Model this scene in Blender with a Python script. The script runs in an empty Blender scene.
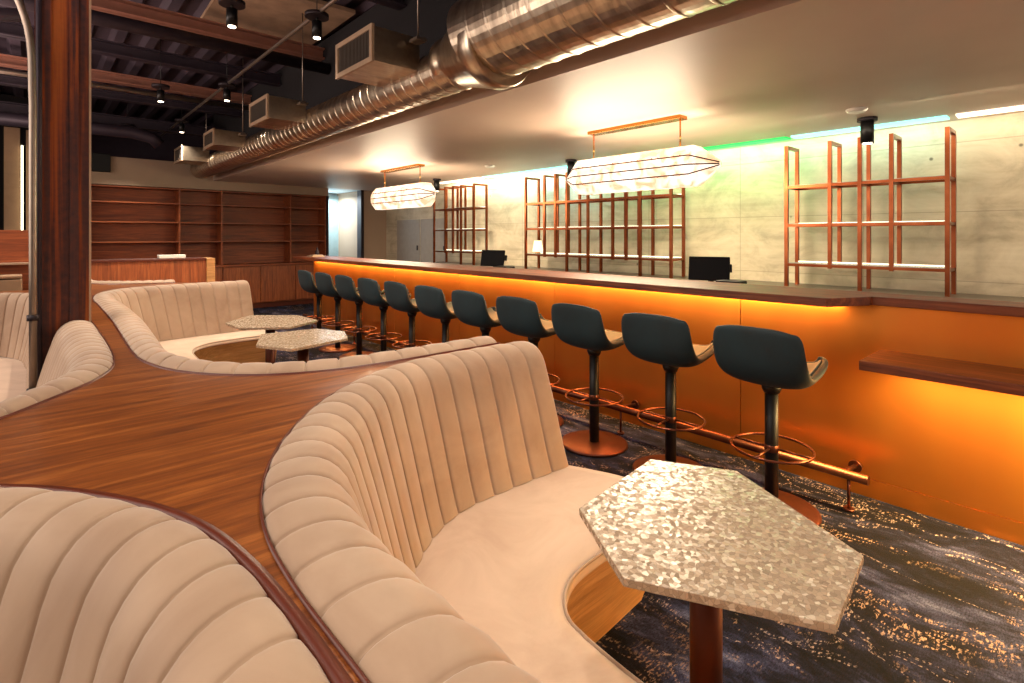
import bpy, bmesh, math, random
from mathutils import Vector, Matrix
random.seed(7)
PI = math.pi
scn = bpy.context.scene
C = scn.collection

# ------------------------------------------------------------------ materials
def srgb(h):
    h = h.lstrip('#'); v = [int(h[i:i+2], 16)/255 for i in (0, 2, 4)]
    return tuple((c/12.92 if c <= .04045 else ((c+.055)/1.055)**2.4) for c in v) + (1,)

class NT:
    def __init__(s, name):
        s.m = bpy.data.materials.new(name); s.m.use_nodes = True
        s.t = s.m.node_tree; s.b = s.t.nodes['Principled BSDF']; s.out = s.t.nodes['Material Output']
    def n(s, typ, **kw):
        nd = s.t.nodes.new(typ)
        for k, v in kw.items():
            if k.startswith('_'): setattr(nd, k[1:], v)
            else:
                key = int(k[1:]) if k[0] == 'i' and k[1:].isdigit() else k.replace('__', ' ')
                nd.inputs[key].default_value = v
        return nd
    def l(s, a, b): s.t.links.new(a, b)
    def set(s, **kw):
        for k, v in kw.items(): s.b.inputs[k.replace('_', ' ')].default_value = v
        return s
    def pos(s, scale=(1, 1, 1), rot=(0, 0, 0), obj=False):
        if obj: src = s.n('ShaderNodeTexCoord').outputs['Object']
        else: src = s.n('ShaderNodeNewGeometry').outputs['Position']
        mp = s.n('ShaderNodeMapping'); mp.inputs['Scale'].default_value = scale; mp.inputs['Rotation'].default_value = rot
        s.l(src, mp.inputs['Vector']); return mp.outputs[0]
    def noise(s, vec, scale=5, detail=4, rough=.55, dist=0):
        nd = s.n('ShaderNodeTexNoise', Scale=scale, Detail=detail, Roughness=rough, Distortion=dist)
        s.l(vec, nd.inputs['Vector']); return nd.outputs['Fac']
    def ramp(s, fac, stops, interp='LINEAR'):
        r = s.n('ShaderNodeValToRGB'); r.color_ramp.interpolation = interp
        e = r.color_ramp.elements
        while len(e) < len(stops): e.new(.5)
        for el, (p, c) in zip(e, stops):
            el.position = p; el.color = c if isinstance(c, tuple) else (srgb(c) if isinstance(c, str) else (c, c, c, 1))
        s.l(fac, r.inputs[0]); return r.outputs[0]
    def mix(s, fac, a, b, mode='MIX'):
        m = s.n('ShaderNodeMix', _data_type='RGBA', _blend_type=mode)
        for sock, v in ((m.inputs[0], fac), (m.inputs[6], a), (m.inputs[7], b)):
            if isinstance(v, (int, float)): sock.default_value = v
            elif isinstance(v, tuple): sock.default_value = v
            else: s.l(v, sock)
        return m.outputs[2]
    def bump(s, h, strength=.3, dist=.01):
        b = s.n('ShaderNodeBump', Strength=strength, Distance=dist)
        s.l(h, b.inputs['Height']); s.l(b.outputs[0], s.b.inputs['Normal'])
    def col(s, c): s.l(c, s.b.inputs['Base Color'])

M = {}
def plain(name, color, rough=.5, metal=0., spec=.5, var=.06, scale=12, **kw):
    t = NT(name); c = srgb(color)
    v = t.noise(t.pos(), scale, 3)
    t.col(t.ramp(v, [(.3, tuple(x*(1-var*2) for x in c[:3])+(1,)), (.7, tuple(min(1, x*(1+var)) for x in c[:3])+(1,))]))
    t.set(Roughness=rough, Metallic=metal); t.b.inputs['Specular IOR Level'].default_value = spec
    for k, v2 in kw.items(): t.b.inputs[k.replace('_', ' ')].default_value = v2
    M[name] = t.m; return t.m
def wood(name, c1, c2, c3, axis='x', rough=.35, sc=1., rot=0, coat=0., obj=False, spec=.5):
    t = NT(name)
    s = {'x': (.9, 14, 14), 'y': (14, .9, 14), 'z': (14, 14, .9)}[axis]
    p = t.pos(tuple(a*sc for a in s), (0, 0, rot), obj)
    a = t.noise(p, 1.6, 6, .6, 1.1); b = t.noise(p, 7, 4, .7, .3)
    col = t.ramp(a, [(.3, c1), (.5, c2), (.7, c3)])
    g = t.ramp(b, [(.35, .72), (.6, 1.)])
    t.col(t.mix(1., col, g, 'MULTIPLY')); t.set(Roughness=rough)
    t.b.inputs['Specular IOR Level'].default_value = spec; t.b.inputs['Coat Weight'].default_value = coat; t.b.inputs['Coat Roughness'].default_value = .2
    t.bump(b, .08, .003); M[name] = t.m; return t.m
def emit(name, color, strength):
    t = NT(name); t.b.inputs['Base Color'].default_value = srgb(color)
    t.b.inputs['Emission Color'].default_value = srgb(color); t.b.inputs['Emission Strength'].default_value = strength
    M[name] = t.m; return t.m

wood('walnut_cap', '#55290f', '#824519', '#a6622b', 'x', .36, 1.3, .35, .25)
wood('oak_panel', '#74381a', '#984e25', '#b36434', 'z', .45, 1.2)
wood('shelf_wood', '#6a2f14', '#8c441e', '#a6582c', 'x', .5, .9)
wood('bar_wood', '#4e2210', '#74381c', '#95512c', 'y', .5, 1., 0, .1, False, .35)
wood('light_ply', '#a87440', '#bd8850', '#cf9c66', 'x', .5, 1.)
plain('rim_wood', '#5a2413', .35)
plain('black_metal', '#0d0c0d', .45, .3)
plain('dark_steel', '#2a2228', .55, .5)
plain('dark_pipe', '#38303a', .5, .4)
plain('copper_beam', '#9c6c5a', .5, .3)
plain('deck', '#3a2e3a', .8)
plain('black_wall', '#120e12', .9)
plain('brass', '#b07a3a', .25, 1.)
plain('conduit', '#8c7f74', .35, .8)
plain('grille_frame', '#b59a80', .45, .4)
plain('plaster', '#9c846e', .75, var=.03, scale=2)
plain('beige_paint', '#9a7c60', .8, var=.04)
plain('fireproofing', '#9c8066', .9, var=.15, scale=5)
plain('black_plastic', '#0c0c0d', .5, spec=.3)
plain('screen_black', '#050506', .5, spec=.15)
plain('white_card', '#e9e2d6', .7, var=.02)
plain('smooth_white', '#d9d4ca', .5, var=.02)
plain('cool_white_wall', '#c9d6dc', .7, var=.03)
plain('grey_door', '#8fa3a4', .5, var=.03)
plain('grille_dark', '#4a4038', .6)
plain('grey_panel', '#9a9186', .6, var=.04)
plain('steel_backbar', '#80766a', .4, .8)

# soffit : satin paint
t = NT('soffit'); p = t.pos()
t.col(t.ramp(t.noise(p, 1.2, 3), [(.3, '#bda596'), (.7, '#c8b0a0')])); t.set(Roughness=.48)
t.b.inputs['Specular IOR Level'].default_value = .55; M['soffit'] = t.m
# velvet
def velvet(name, c1, c2, sheen=.25):
    t = NT(name); p = t.pos()
    a = t.noise(p, 3.5, 5, .6, .8)
    t.col(t.ramp(a, [(.35, c1), (.65, c2)])); t.set(Roughness=.72)
    t.b.inputs['Sheen Weight'].default_value = sheen; t.b.inputs['Sheen Roughness'].default_value = .4
    t.bump(t.noise(p, 260, 2), .06, .001); M[name] = t.m
velvet('velvet', '#947861', '#a68b73')
velvet('seat_velvet', '#b4967e', '#c6a991')
velvet('teal_fabric', '#041a20', '#06232a', .02)
velvet('lit_teal_fabric', '#38443f', '#4a5550')  # stool teal paled: light on the inner seat is put into the colour
# rusty steel column
t = NT('rust_steel'); p = t.pos((11, 11, .3)); a = t.noise(p, 2.0, 5, .55, .3); b = t.noise(t.pos(), 30, 4)
t.col(t.mix(.35, t.ramp(a, [(.42, '#3a282c'), (.49, '#5a3028'), (.55, '#9a4a1c'), (.64, '#c26a22')]), t.ramp(b, [(.3, '#3a2220'), (.7, '#7a3a20')])))
t.set(Roughness=.55, Metallic=.35); M['rust_steel'] = t.m
# copper panel (brushed)
t = NT('copper_panel'); b = t.noise(t.pos((60, 60, 1.2)), 6, 4, .6)
a = t.noise(t.pos((.3, 1.4, .25)), 1.5, 2)
t.col(t.ramp(a, [(.3, '#d57d34'), (.7, '#e5953e')])); t.set(Metallic=.88, Roughness=.33)
M['copper_panel'] = t.m
t = NT('copper_metal'); t.col(t.ramp(t.noise(t.pos((1, 1, 1)), 5, 3), [(.3, '#753b22'), (.7, '#955434')])); t.set(Metallic=1., Roughness=.3); M['copper_metal'] = t.m
t = NT('rail_bronze'); t.col(t.ramp(t.noise(t.pos(), 5, 3), [(.3, '#5a3426'), (.7, '#754736')])); t.set(Metallic=.9, Roughness=.32); M['rail_bronze'] = t.m
t = NT('bronze_base'); t.col(t.ramp(t.noise(t.pos(), 5, 3), [(.3, '#45231a'), (.7, '#552c20')])); t.set(Metallic=.75, Roughness=.42); M['bronze_base'] = t.m
# galvanised duct
t = NT('galvanised'); p = t.pos()
v = t.n('ShaderNodeTexVoronoi', Scale=28.); t.l(p, v.inputs['Vector'])
n1 = t.noise(t.pos((1, 6, 1)), 2.5, 4)
c = t.mix(.3, t.ramp(n1, [(.3, '#a59482'), (.5, '#c4b29c'), (.7, '#d8c8b2')]), t.ramp(v.outputs['Distance'], [(0., .3), (.6, .7)]), 'SOFT_LIGHT')
t.col(c); t.set(Metallic=1., Roughness=.3); t.bump(t.noise(t.pos((1, 5, 1)), 3, 2), .25, .02); M['galvanised'] = t.m
# mother of pearl
t = NT('pearl'); p = t.pos((1, 1, 1), (0, 0, .4), True)
wp = t.n('ShaderNodeVectorMath', _operation='ADD'); nz = t.n('ShaderNodeTexNoise', Scale=9., Detail=3.)
t.l(p, nz.inputs['Vector']); sc = t.n('ShaderNodeVectorMath', _operation='SCALE'); sc.inputs['Scale'].default_value = .03
t.l(nz.outputs['Color'], sc.inputs[0]); t.l(p, wp.inputs[0]); t.l(sc.outputs[0], wp.inputs[1])
v = t.n('ShaderNodeTexVoronoi', Scale=105.); t.l(wp.outputs[0], v.inputs['Vector'])
sep = t.n('ShaderNodeSeparateColor'); t.l(v.outputs['Color'], sep.inputs[0])
ve = t.n('ShaderNodeTexVoronoi', Scale=105., _feature='DISTANCE_TO_EDGE'); t.l(wp.outputs[0], ve.inputs['Vector'])
c = t.ramp(sep.outputs[0], [(0., '#8d7a66'), (.5, '#a08a73'), (.88, '#ac967e'), (1., '#c9b9a4')])
c = t.mix(t.ramp(ve.outputs['Distance'], [(0., .55), (.08, 0.)]), c, srgb('#6b5f50'))
t.col(c); rr = t.ramp(sep.outputs[1], [(0., .08), (1., .36)]); t.l(rr, t.b.inputs['Roughness'])
t.b.inputs['Specular IOR Level'].default_value = .8
# tiny tilt for every shell chip
tilt = t.n('ShaderNodeVectorMath', _operation='SUBTRACT'); tilt.inputs[1].default_value = (.5, .5, .5); t.l(v.outputs['Color'], tilt.inputs[0])
ts = t.n('ShaderNodeVectorMath', _operation='SCALE'); ts.inputs['Scale'].default_value = .16; t.l(tilt.outputs[0], ts.inputs[0])
ad = t.n('ShaderNodeVectorMath', _operation='ADD'); g = t.n('ShaderNodeNewGeometry'); t.l(g.outputs['Normal'], ad.inputs[0]); t.l(ts.outputs[0], ad.inputs[1])
nm = t.n('ShaderNodeVectorMath', _operation='NORMALIZE'); t.l(ad.outputs[0], nm.inputs[0]); t.l(nm.outputs[0], t.b.inputs['Normal'])
M['pearl'] = t.m
# board-formed concrete
t = NT('concrete'); p = t.pos()
a = t.noise(t.pos((1, .9, 1.5)), 2.4, 7, .65, .6); b = t.noise(t.pos((1, .35, 7)), 1.5, 4, .6)
c = t.mix(.3, t.ramp(a, [(.34, '#9d9078'), (.5, '#c2b498'), (.66, '#d2c6ac')]), t.ramp(b, [(.3, '#a1967e'), (.6, '#d0c6ae')]))
sx = t.n('ShaderNodeSeparateXYZ'); t.l(p, sx.inputs[0])
def lines(sock, period, off, width):
    m1 = t.n('ShaderNodeMath', _operation='ADD'); t.l(sock, m1.inputs[0]); m1.inputs[1].default_value = off
    m2 = t.n('ShaderNodeMath', _operation='DIVIDE'); t.l(m1.outputs[0], m2.inputs[0]); m2.inputs[1].default_value = period
    m3 = t.n('ShaderNodeMath', _operation='FRACT'); t.l(m2.outputs[0], m3.inputs[0])
    m4 = t.n('ShaderNodeMath', _operation='LESS_THAN'); t.l(m3.outputs[0], m4.inputs[0]); m4.inputs[1].default_value = width/period
    return m4.outputs[0]
mx = t.n('ShaderNodeMath', _operation='MAXIMUM'); t.l(lines(sx.outputs[2], .61, .22, .008), mx.inputs[0]); t.l(lines(sx.outputs[1], 1.22, .9, .008), mx.inputs[1])
c = t.mix(t.mix(1., mx.outputs[0], (.45, .45, .45, 1), 'MULTIPLY'), c, srgb('#7a715f'))
pv = t.n('ShaderNodeTexVoronoi', Scale=3.2); t.l(p, pv.inputs['Vector'])
c = t.mix(t.ramp(pv.outputs['Distance'], [(.03, .8), (.06, 0.)]), c, srgb('#4c4438'))
t.col(c); t.set(Roughness=.7); t.bump(a, .25, .01); M['concrete'] = t.m
# carpet
t = NT('carpet')
p = t.pos((2.2, .95, 1), (0, 0, -.15))
wn = t.n('ShaderNodeTexNoise', Scale=.9, Detail=3.); t.l(t.pos(), wn.inputs['Vector'])
sc = t.n('ShaderNodeVectorMath', _operation='SCALE'); sc.inputs['Scale'].default_value = 1.1; t.l(wn.outputs['Color'], sc.inputs[0])
ad = t.n('ShaderNodeVectorMath', _operation='ADD'); t.l(p, ad.inputs[0]); t.l(sc.outputs[0], ad.inputs[1]); q = ad.outputs[0]
base = t.ramp(t.noise(q, 1.9, 9, .72, .3), [(.41, '#07070e'), (.49, '#161728'), (.56, '#2f3350'), (.64, '#545a78'), (.72, '#80849c')])
fine = t.noise(t.pos((45, 120, 1)), 1.6, 3, .75)
base = t.mix(.85, base, t.ramp(fine, [(.36, .12), (.62, 1.)]), 'MULTIPLY')
vein = t.noise(q, 2.0, 8, .7, .35)
band = t.ramp(vein, [(.515, 0.), (.53, 1.), (.545, 1.), (.565, 0.)])
patch = t.ramp(t.noise(t.pos((1.1, .8, 1)), 1.3, 3), [(.47, 0.), (.57, 1.)])
fk = t.ramp(t.noise(t.pos((26, 75, 1)), 1.5, 3, .65), [(.51, 0.), (.56, 1.)])
g1 = t.mix(1., t.mix(1., band, patch, 'MULTIPLY'), fk, 'MULTIPLY')
base = t.mix(g1, base, srgb('#9c8270'))
v2 = t.ramp(t.noise(q, 1.3, 6, .6, .6), [(.49, 0.), (.5, 1.), (.51, 0.)])
base = t.mix(t.mix(1., v2, fk, 'MULTIPLY'), base, srgb('#9a8a86'))
t.col(base); t.set(Roughness=.95); t.b.inputs['Specular IOR Level'].default_value = .15
t.bump(fine, .35, .004); M['carpet'] = t.m
# glass shelf
t = NT('shelf_glass'); t.set(Roughness=.05, Alpha=.35); t.b.inputs['Base Color'].default_value = srgb('#cfe8e0'); t.b.inputs['Transmission Weight'].default_value = .0; M['shelf_glass'] = t.m
# emitters
t = NT('alabaster'); a = t.noise(t.pos((1, 1, 1)), 7, 4, .6, .8)
t.l(t.ramp(a, [(.40, '#d8a67c'), (.5, '#ffe9cf'), (.6, '#fffaf2')]), t.b.inputs['Emission Color']); t.b.inputs['Emission Strength'].default_value = 1.1
t.b.inputs['Base Color'].default_value = srgb('#efe2d0'); t.set(Roughness=.4); M['alabaster'] = t.m
emit('lamp_core', '#ffe2b8', 14); emit('spot_emit', '#ffe3c4', 9); emit('strip_amber', '#ff9a2e', 9)
emit('strip_green', '#0fae4c', 1.5); emit('strip_cyan', '#8feade', 1.3); emit('strip_white', '#fff0d8', 1.6)
emit('lampshade', '#ffdcae', 1.6); emit('cool_light', '#e8f4ff', 5); emit('slot_light', '#fff0c8', 3)

# ------------------------------------------------------------------ mesh helpers
class MB:
    def __init__(s): s.v = []; s.f = []; s.sm = []
    def add(s, vs, fs, smooth=False):
        o = len(s.v); s.v += [tuple(v) for v in vs]; s.f += [tuple(i+o for i in f) for f in fs]; s.sm += [smooth]*len(fs); return s
    def box(s, x0, x1, y0, y1, z0, z1):
        x0, x1 = min(x0, x1), max(x0, x1); y0, y1 = min(y0, y1), max(y0, y1); z0, z1 = min(z0, z1), max(z0, z1)
        vs = [(x, y, z) for z in (z0, z1) for y in (y0, y1) for x in (x0, x1)]
        return s.add(vs, [(0, 2, 3, 1), (4, 5, 7, 6), (0, 1, 5, 4), (2, 6, 7, 3), (0, 4, 6, 2), (1, 3, 7, 5)])
    def prism(s, poly, z0, z1):
        n = len(poly); a = sum(poly[i][0]*poly[(i+1) % n][1]-poly[(i+1) % n][0]*poly[i][1] for i in range(n))
        if a < 0: poly = poly[::-1]
        vs = [(x, y, z0) for x, y in poly]+[(x, y, z1) for x, y in poly]
        return s.add(vs, [tuple(range(n-1, -1, -1)), tuple(range(n, 2*n))]+[(i, (i+1) % n, (i+1) % n+n, i+n) for i in range(n)])
    def lathe(s, prof, c=(0, 0, 0), n=40, axis='z', smooth=True):
        vs = []
        for r, h in prof:
            for k in range(n):
                a = 2*PI*k/n; q = (r*math.cos(a), r*math.sin(a), h)
                if axis == 'y': q = (q[0], h, q[1])
                if axis == 'x': q = (h, q[0], q[1])
                vs.append((q[0]+c[0], q[1]+c[1], q[2]+c[2]))
        m = len(prof); fs = []
        for j in range(m-1):
            for k in range(n):
                k2 = (k+1) % n; fs.append((j*n+k, j*n+k2, (j+1)*n+k2, (j+1)*n+k))
        s.add(vs, fs, smooth); s.add(vs[:n], [tuple(range(n-1, -1, -1))]); s.add(vs[-n:], [tuple(range(n))]); return s
    def tube(s, pts, r, n=12, closed=False, rad=None):
        P = [Vector(p) for p in pts]; m = len(P); rings = []; up = None
        for i in range(m):
            if closed: t = (P[(i+1) % m]-P[i-1]).normalized()
            else: t = (P[min(i+1, m-1)]-P[max(i-1, 0)]).normalized()
            if up is None:
                up = Vector((0, 0, 1)) if abs(t.z) < .9 else Vector((1, 0, 0))
            a = (up-t*up.dot(t)).normalized(); b = t.cross(a); up = a
            rr = rad[i] if rad else r
            rings.append([P[i]+(a*math.cos(2*PI*k/n)+b*math.sin(2*PI*k/n))*rr for k in range(n)])
        vs = [v for R in rings for v in R]; fs = []
        for i in range(m if closed else m-1):
            for k in range(n):
                i2 = (i+1) % m; k2 = (k+1) % n; fs.append((i*n+k, i*n+k2, i2*n+k2, i2*n+k))
        s.add(vs, fs, True)
        if not closed: s.add(rings[0], [tuple(range(n-1, -1, -1))]); s.add(rings[-1], [tuple(range(n))])
        return s
    def grid(s, rows, smooth=True, flip=False):
        m = len(rows); n = len(rows[0]); vs = [v for r in rows for v in r]; fs = []
        for i in range(m-1):
            for k in range(n-1):
                q = (i*n+k, i*n+k+1, (i+1)*n+k+1, (i+1)*n+k); fs.append(q[::-1] if flip else q)
        return s.add(vs, fs, smooth)
    def build(s, name, mat, parent=None, bevel=0, seg=2):
        me = bpy.data.meshes.new(name); off = Vector((0, 0, 0))
        if parent is not None:
            q = parent
            while q is not None: off += q.location; q = q.parent
        me.from_pydata([Vector(v)-off for v in s.v], [], s.f)
        for p, k in zip(me.polygons, s.sm): p.use_smooth = k
        bm = bmesh.new(); bm.from_mesh(me); bmesh.ops.remove_doubles(bm, verts=bm.verts, dist=1e-5)
        bmesh.ops.recalc_face_normals(bm, faces=bm.faces); bm.to_mesh(me); bm.free()
        me.materials.append(M[mat] if isinstance(mat, str) else mat)
        o = bpy.data.objects.new(name, me); C.objects.link(o)
        if parent is not None: o.parent = parent
        if bevel:
            b = o.modifiers.new('Bevel', 'BEVEL'); b.width = bevel; b.segments = seg; b.limit_method = 'ANGLE'; b.angle_limit = .7
        return o
def tag(o, label=None, cat=None, group=None, kind=None):
    for k, v in (('label', label), ('category', cat), ('group', group), ('kind', kind)):
        if v: o[k] = v
    return o
def empty(name, loc, label, cat, group=None):
    o = bpy.data.objects.new(name, None); o.empty_display_size = .1; C.objects.link(o); o.location = loc
    return tag(o, label, cat, group)
def copy_tree(o, parent=None):
    c = o.copy(); C.objects.link(c); c.parent = parent
    for ch in list(o.children): copy_tree(ch, c)
    return c
def struct(name, mb, mat, **kw): return tag(mb.build(name, mat, **kw), kind='structure')
def light(name, typ, loc, energy, color=(1, .8, .6), rot=(0, 0, 0), **kw):
    d = bpy.data.lights.new(name, typ); d.energy = energy; d.color = color
    for k, v in kw.items(): setattr(d, k, v)
    o = bpy.data.objects.new(name, d); C.objects.link(o); o.location = loc; o.rotation_euler = rot; return o
def catmull(pts, n):
    """pts list of tuples -> n samples per segment + end"""
    P = [Vector(p) for p in pts]; P = [P[0]*2-P[1]]+P+[P[-1]*2-P[-2]]; out = []
    for i in range(1, len(P)-2):
        p0, p1, p2, p3 = P[i-1:i+3]
        a = [0, max((p1-p0).length, 1e-6)**.5]; a.append(a[1]+max((p2-p1).length, 1e-6)**.5); a.append(a[2]+max((p3-p2).length, 1e-6)**.5)
        for k in range(n):
            t_ = a[1]+(a[2]-a[1])*k/n
            A1 = p0*((a[1]-t_)/(a[1]-a[0]))+p1*((t_-a[0])/(a[1]-a[0]))
            A2 = p1*((a[2]-t_)/(a[2]-a[1]))+p2*((t_-a[1])/(a[2]-a[1]))
            A3 = p2*((a[3]-t_)/(a[3]-a[2]))+p3*((t_-a[2])/(a[3]-a[2]))
            B1 = A1*((a[2]-t_)/(a[2]-a[0]))+A2*((t_-a[0])/(a[2]-a[0]))
            B2 = A2*((a[3]-t_)/(a[3]-a[1]))+A3*((t_-a[1])/(a[3]-a[1]))
            out.append(B1*((a[2]-t_)/(a[2]-a[1]))+B2*((t_-a[1])/(a[2]-a[1])))
    out.append(P[-2]); return out

# ------------------------------------------------------------------ camera
F = 530.; HZ = 236.; TH = math.atan(479/530); HC = 1.4
cam = bpy.data.cameras.new('camera'); co = bpy.data.objects.new('camera', cam); C.objects.link(co)
co.location = (0, 0, HC); co.rotation_euler = (PI/2, 0, -TH)
cam.sensor_width = 36; cam.lens = 36*F/1024; cam.shift_y = -(341.5-HZ)/1024; cam.clip_start = .03; cam.clip_end = 60
scn.camera = co

# ------------------------------------------------------------------ room shell
DZ = 3.75; SZ = 2.42; SX = 2.47; WX = 6.04; FY = 11.0
struct('floor', MB().box(-3.5, 6.04, -2.6, 13, -.1, 0), 'carpet')
struct('wall_right', MB().box(WX, WX+.2, -2.8, 13, 0, DZ), 'concrete')
struct('wall_left', MB().box(-3.7, -3.5, -2.8, 13, 0, DZ), 'beige_paint')
struct('wall_near', MB().box(-3.7, WX+.2, -2.8, -2.6, 0, DZ), 'beige_paint')
struct('wall_back', MB().box(.55, 4.66, 11.36, 11.5, 0, 2.72), 'plaster')
struct('wall_back_right', MB().box(5.51, WX, FY, FY+.14, 0, SZ), 'plaster')
struct('wall_corridor_right', MB().box(5.47, 5.51, FY, 12.4, 0, SZ), 'plaster')
struct('trim_1', MB().box(.55, 4.66, 10.98, 11.36, 2.255, 2.72), 'plaster')      # bulkhead over the bookcase
struct('wall_far_upper', MB().box(-3.5, WX, 12.9, 13, 0, DZ), 'deck')
# corridor behind the opening
struct('wall_corridor', MB().box(4.62, 5.9, 12.4, 12.5, 0, 2.42).box(4.5, 4.62, 11.5, 12.4, 0, 2.42), 'cool_white_wall')
d = MB().box(4.98, 5.47, 12.3, 12.36, 0, 2.36)
dr = struct('door_1', d, 'grey_door'); MB().box(4.9, 4.98, 12.28, 12.4, 0, 2.4).build('door_frame', 'smooth_white', dr)
MB().tube([(5.05, 12.3, 1.0), (5.05, 12.24, 1.0), (5.15, 12.24, 1.0)], .01).build('door_handle', 'conduit', dr)
struct('trim_2', MB().box(5.40, 5.47, FY-.03, FY+.16, 0, SZ), 'dark_steel')
# flush service door in the concrete
for n_, (ya, yb) in ((2, (9.56, 10.5)), (3, (8.58, 9.53))):
    d2 = struct('door_%d' % n_, MB().box(WX-.012, WX, ya, yb, 0, 1.75), 'grey_panel', bevel=.004)
    MB().box(WX-.03, WX-.012, ya+.07, ya+.10, 1.1, 1.2).build('door_handle', 'dark_steel', d2)
struct('ceiling_corridor', MB().box(4.5, 5.9, 11.0, 12.5, 2.43, 2.5), 'cool_white_wall')
# ceiling deck with ribs
dk = []; x = -3.5
while x < WX: dk += [(x, 0), (x+.09, 0), (x+.13, .07), (x+.26, .07), (x+.3, 0)]; x += .30
rows = [[(x, y, DZ-.07+z) for x, z in dk] for y in (-2.8, 13)]
struct('ceiling', MB().grid(rows, smooth=False).box(-3.7, WX+.2, -2.8, 13, DZ+.01, DZ+.1), 'deck')
# dropped soffit over the bar
sf = MB().box(SX, WX, -2.6, FY, SZ, SZ+.12)
struct('wall_plenum', MB().box(SX+.01, SX+.06, -2.6, FY, SZ+.06, DZ-.1), 'black_wall')
struct('trim_3', sf, 'soffit')
sp = [(1.25, 5.05), (2.4, 5.0), (2.42, 6.45), (2.1, 6.3), (1.8, 6.5), (1.5, 6.42), (1.3, 6.6)]
struct('trim_4', MB().prism(sp, 3.63, 3.67), 'fireproofing')
# ceiling beams (X direction)
k = 5
for (y, z, hh, mt) in [(5.98, 3.42, .12, 'copper_beam'), (7.4, 3.42, .14, 'dark_pipe'), (8.7, 3.42, .12, 'copper_beam'), (9.1, 3.28, .1, 'dark_pipe'), (10.2, 3.1, .16, 'dark_pipe'), (4.2, 3.45, .16, 'dark_pipe'), (2.4, 3.45, .16, 'dark_pipe')]:
    b = MB().box(-3.5, SX, y-.07, y+.07, z, z+.015).box(-3.5, SX, y-.07, y+.07, z+hh-.015, z+hh).box(-3.5, SX, y-.008, y+.008, z, z+hh)
    struct('trim_%d' % k, b, mt); k += 1
# left background
struct('wall_left_back', MB().box(-2.2, .3, 11.9, 12.0, 0, 3.7), 'black_wall')
struct('trim_%d' % k, MB().box(-.33, -.15, 11.2, 11.3, 0, 3.07), 'beige_paint'); k += 1
struct('trim_%d' % k, MB().add([(-1.0, 11.0, 0), (-.8, 11.0, 0), (-.55, 11.0, 3.2), (-.75, 11.0, 3.2), (-1.0, 11.15, 0), (-.8, 11.15, 0), (-.55, 11.15, 3.2), (-.75, 11.15, 3.2)],
    [(0, 1, 2, 3), (4, 7, 6, 5), (0, 3, 7, 4), (1, 5, 6, 2), (2, 6, 7, 3), (0, 4, 5, 1)]), 'rust_steel'); k += 1
lt = tag(MB().tube([(-.125, 11.15, 1.3), (-.125, 11.15, 2.8)], .014).build('tube_light', 'slot_light'), 'slim upright warm light tube on the wall left of the rusted column', 'light')
struct('trim_%d' % k, MB().box(-.08, .02, 11.2, 11.3, 0, 3.05), 'beige_paint'); k += 1

# ------------------------------------------------------------------ bookcase along the far wall
bc = empty('bookcase', (2.6, 11, .85), 'empty built-in brown wood bookcase covering the far wall', 'bookcase')
MB().box(.62, 4.62, 11.33, 11.355, .86, 2.25).build('back_panel', 'shelf_wood', bc)
for z in (2.235, 1.975, 1.64, 1.30): MB().box(.64, 4.60, 10.99, 11.33, z-.014, z+.008).build('shelf', 'shelf_wood', bc)
for x in (.62, 1.94, 2.62, 3.88, 4.60): MB().box(x-.013, x+.013, 10.985, 11.33, .86, 2.25).build('divider', 'shelf_wood', bc)
MB().box(4.615, 4.66, 10.96, 11.35, .86, 2.25).build('end_panel', 'dark_steel', bc)
cb = empty('base_cabinet', (2.6, 11, 0), 'low warm brown wood cabinet run with flat doors under the far bookcase', 'cabinet')
MB().box(.6, 4.62, 10.92, 11.35, .1, .82).build('body', 'shelf_wood', cb)
MB().box(.58, 4.64, 10.88, 11.355, .82, .858).build('top', 'shelf_wood', cb, bevel=.004)
MB().box(.6, 4.62, 10.97, 11.3, 0, .1).build('plinth', 'rim_wood', cb)
x = .62
while x < 4.5:
    MB().box(x+.005, x+.655, 10.895, 10.92, .12, .81).build('door', 'oak_panel', cb, bevel=.003); x += .665
# partition with raised wood front behind the second booth
pt = empty('partition_counter', (1, 8.1, 0), 'low wood partition behind the second booth, in front of the bookcase', 'counter')
MB().box(-.9, 1.74, 8.1, 8.45, 0, 1.08).build('panel', 'oak_panel', pt, bevel=.004)
MB().box(1.74, 1.84, 8.06, 8.47, 0, 1.1).build('end_post', 'light_ply', pt, bevel=.004)
MB().box(-.92, 1.74, 8.08, 8.47, 1.08, 1.105).build('top', 'rim_wood', pt, bevel=.003)
o = tag(MB().box(1.22, 1.52, 8.2, 8.36, 1.107, 1.15).build('paper_box', 'white_card', bevel=.005), 'long white box lying on the wood partition', 'box')
o = empty('side_counter', (-.6, 7.4, 0), 'dark red wood service counter far left of the rusted column', 'counter')
MB().box(-1.6, -.02, 7.4, 7.9, 0, 1.46).build('body', 'shelf_wood', o, bevel=.004)
MB().box(-1.62, .0, 7.2, 7.4, 1.115, 1.13).build('top', 'grille_frame', o)
tag(MB().box(-.6, -.08, 7.0, 7.25, .0, .98).box(-.6, -.08, 7.0, 7.25, .99, 1.02).build('storage_box', 'beige_paint', bevel=.01), 'pale tan box against the dark counter, seen left of the column', 'box')

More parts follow.
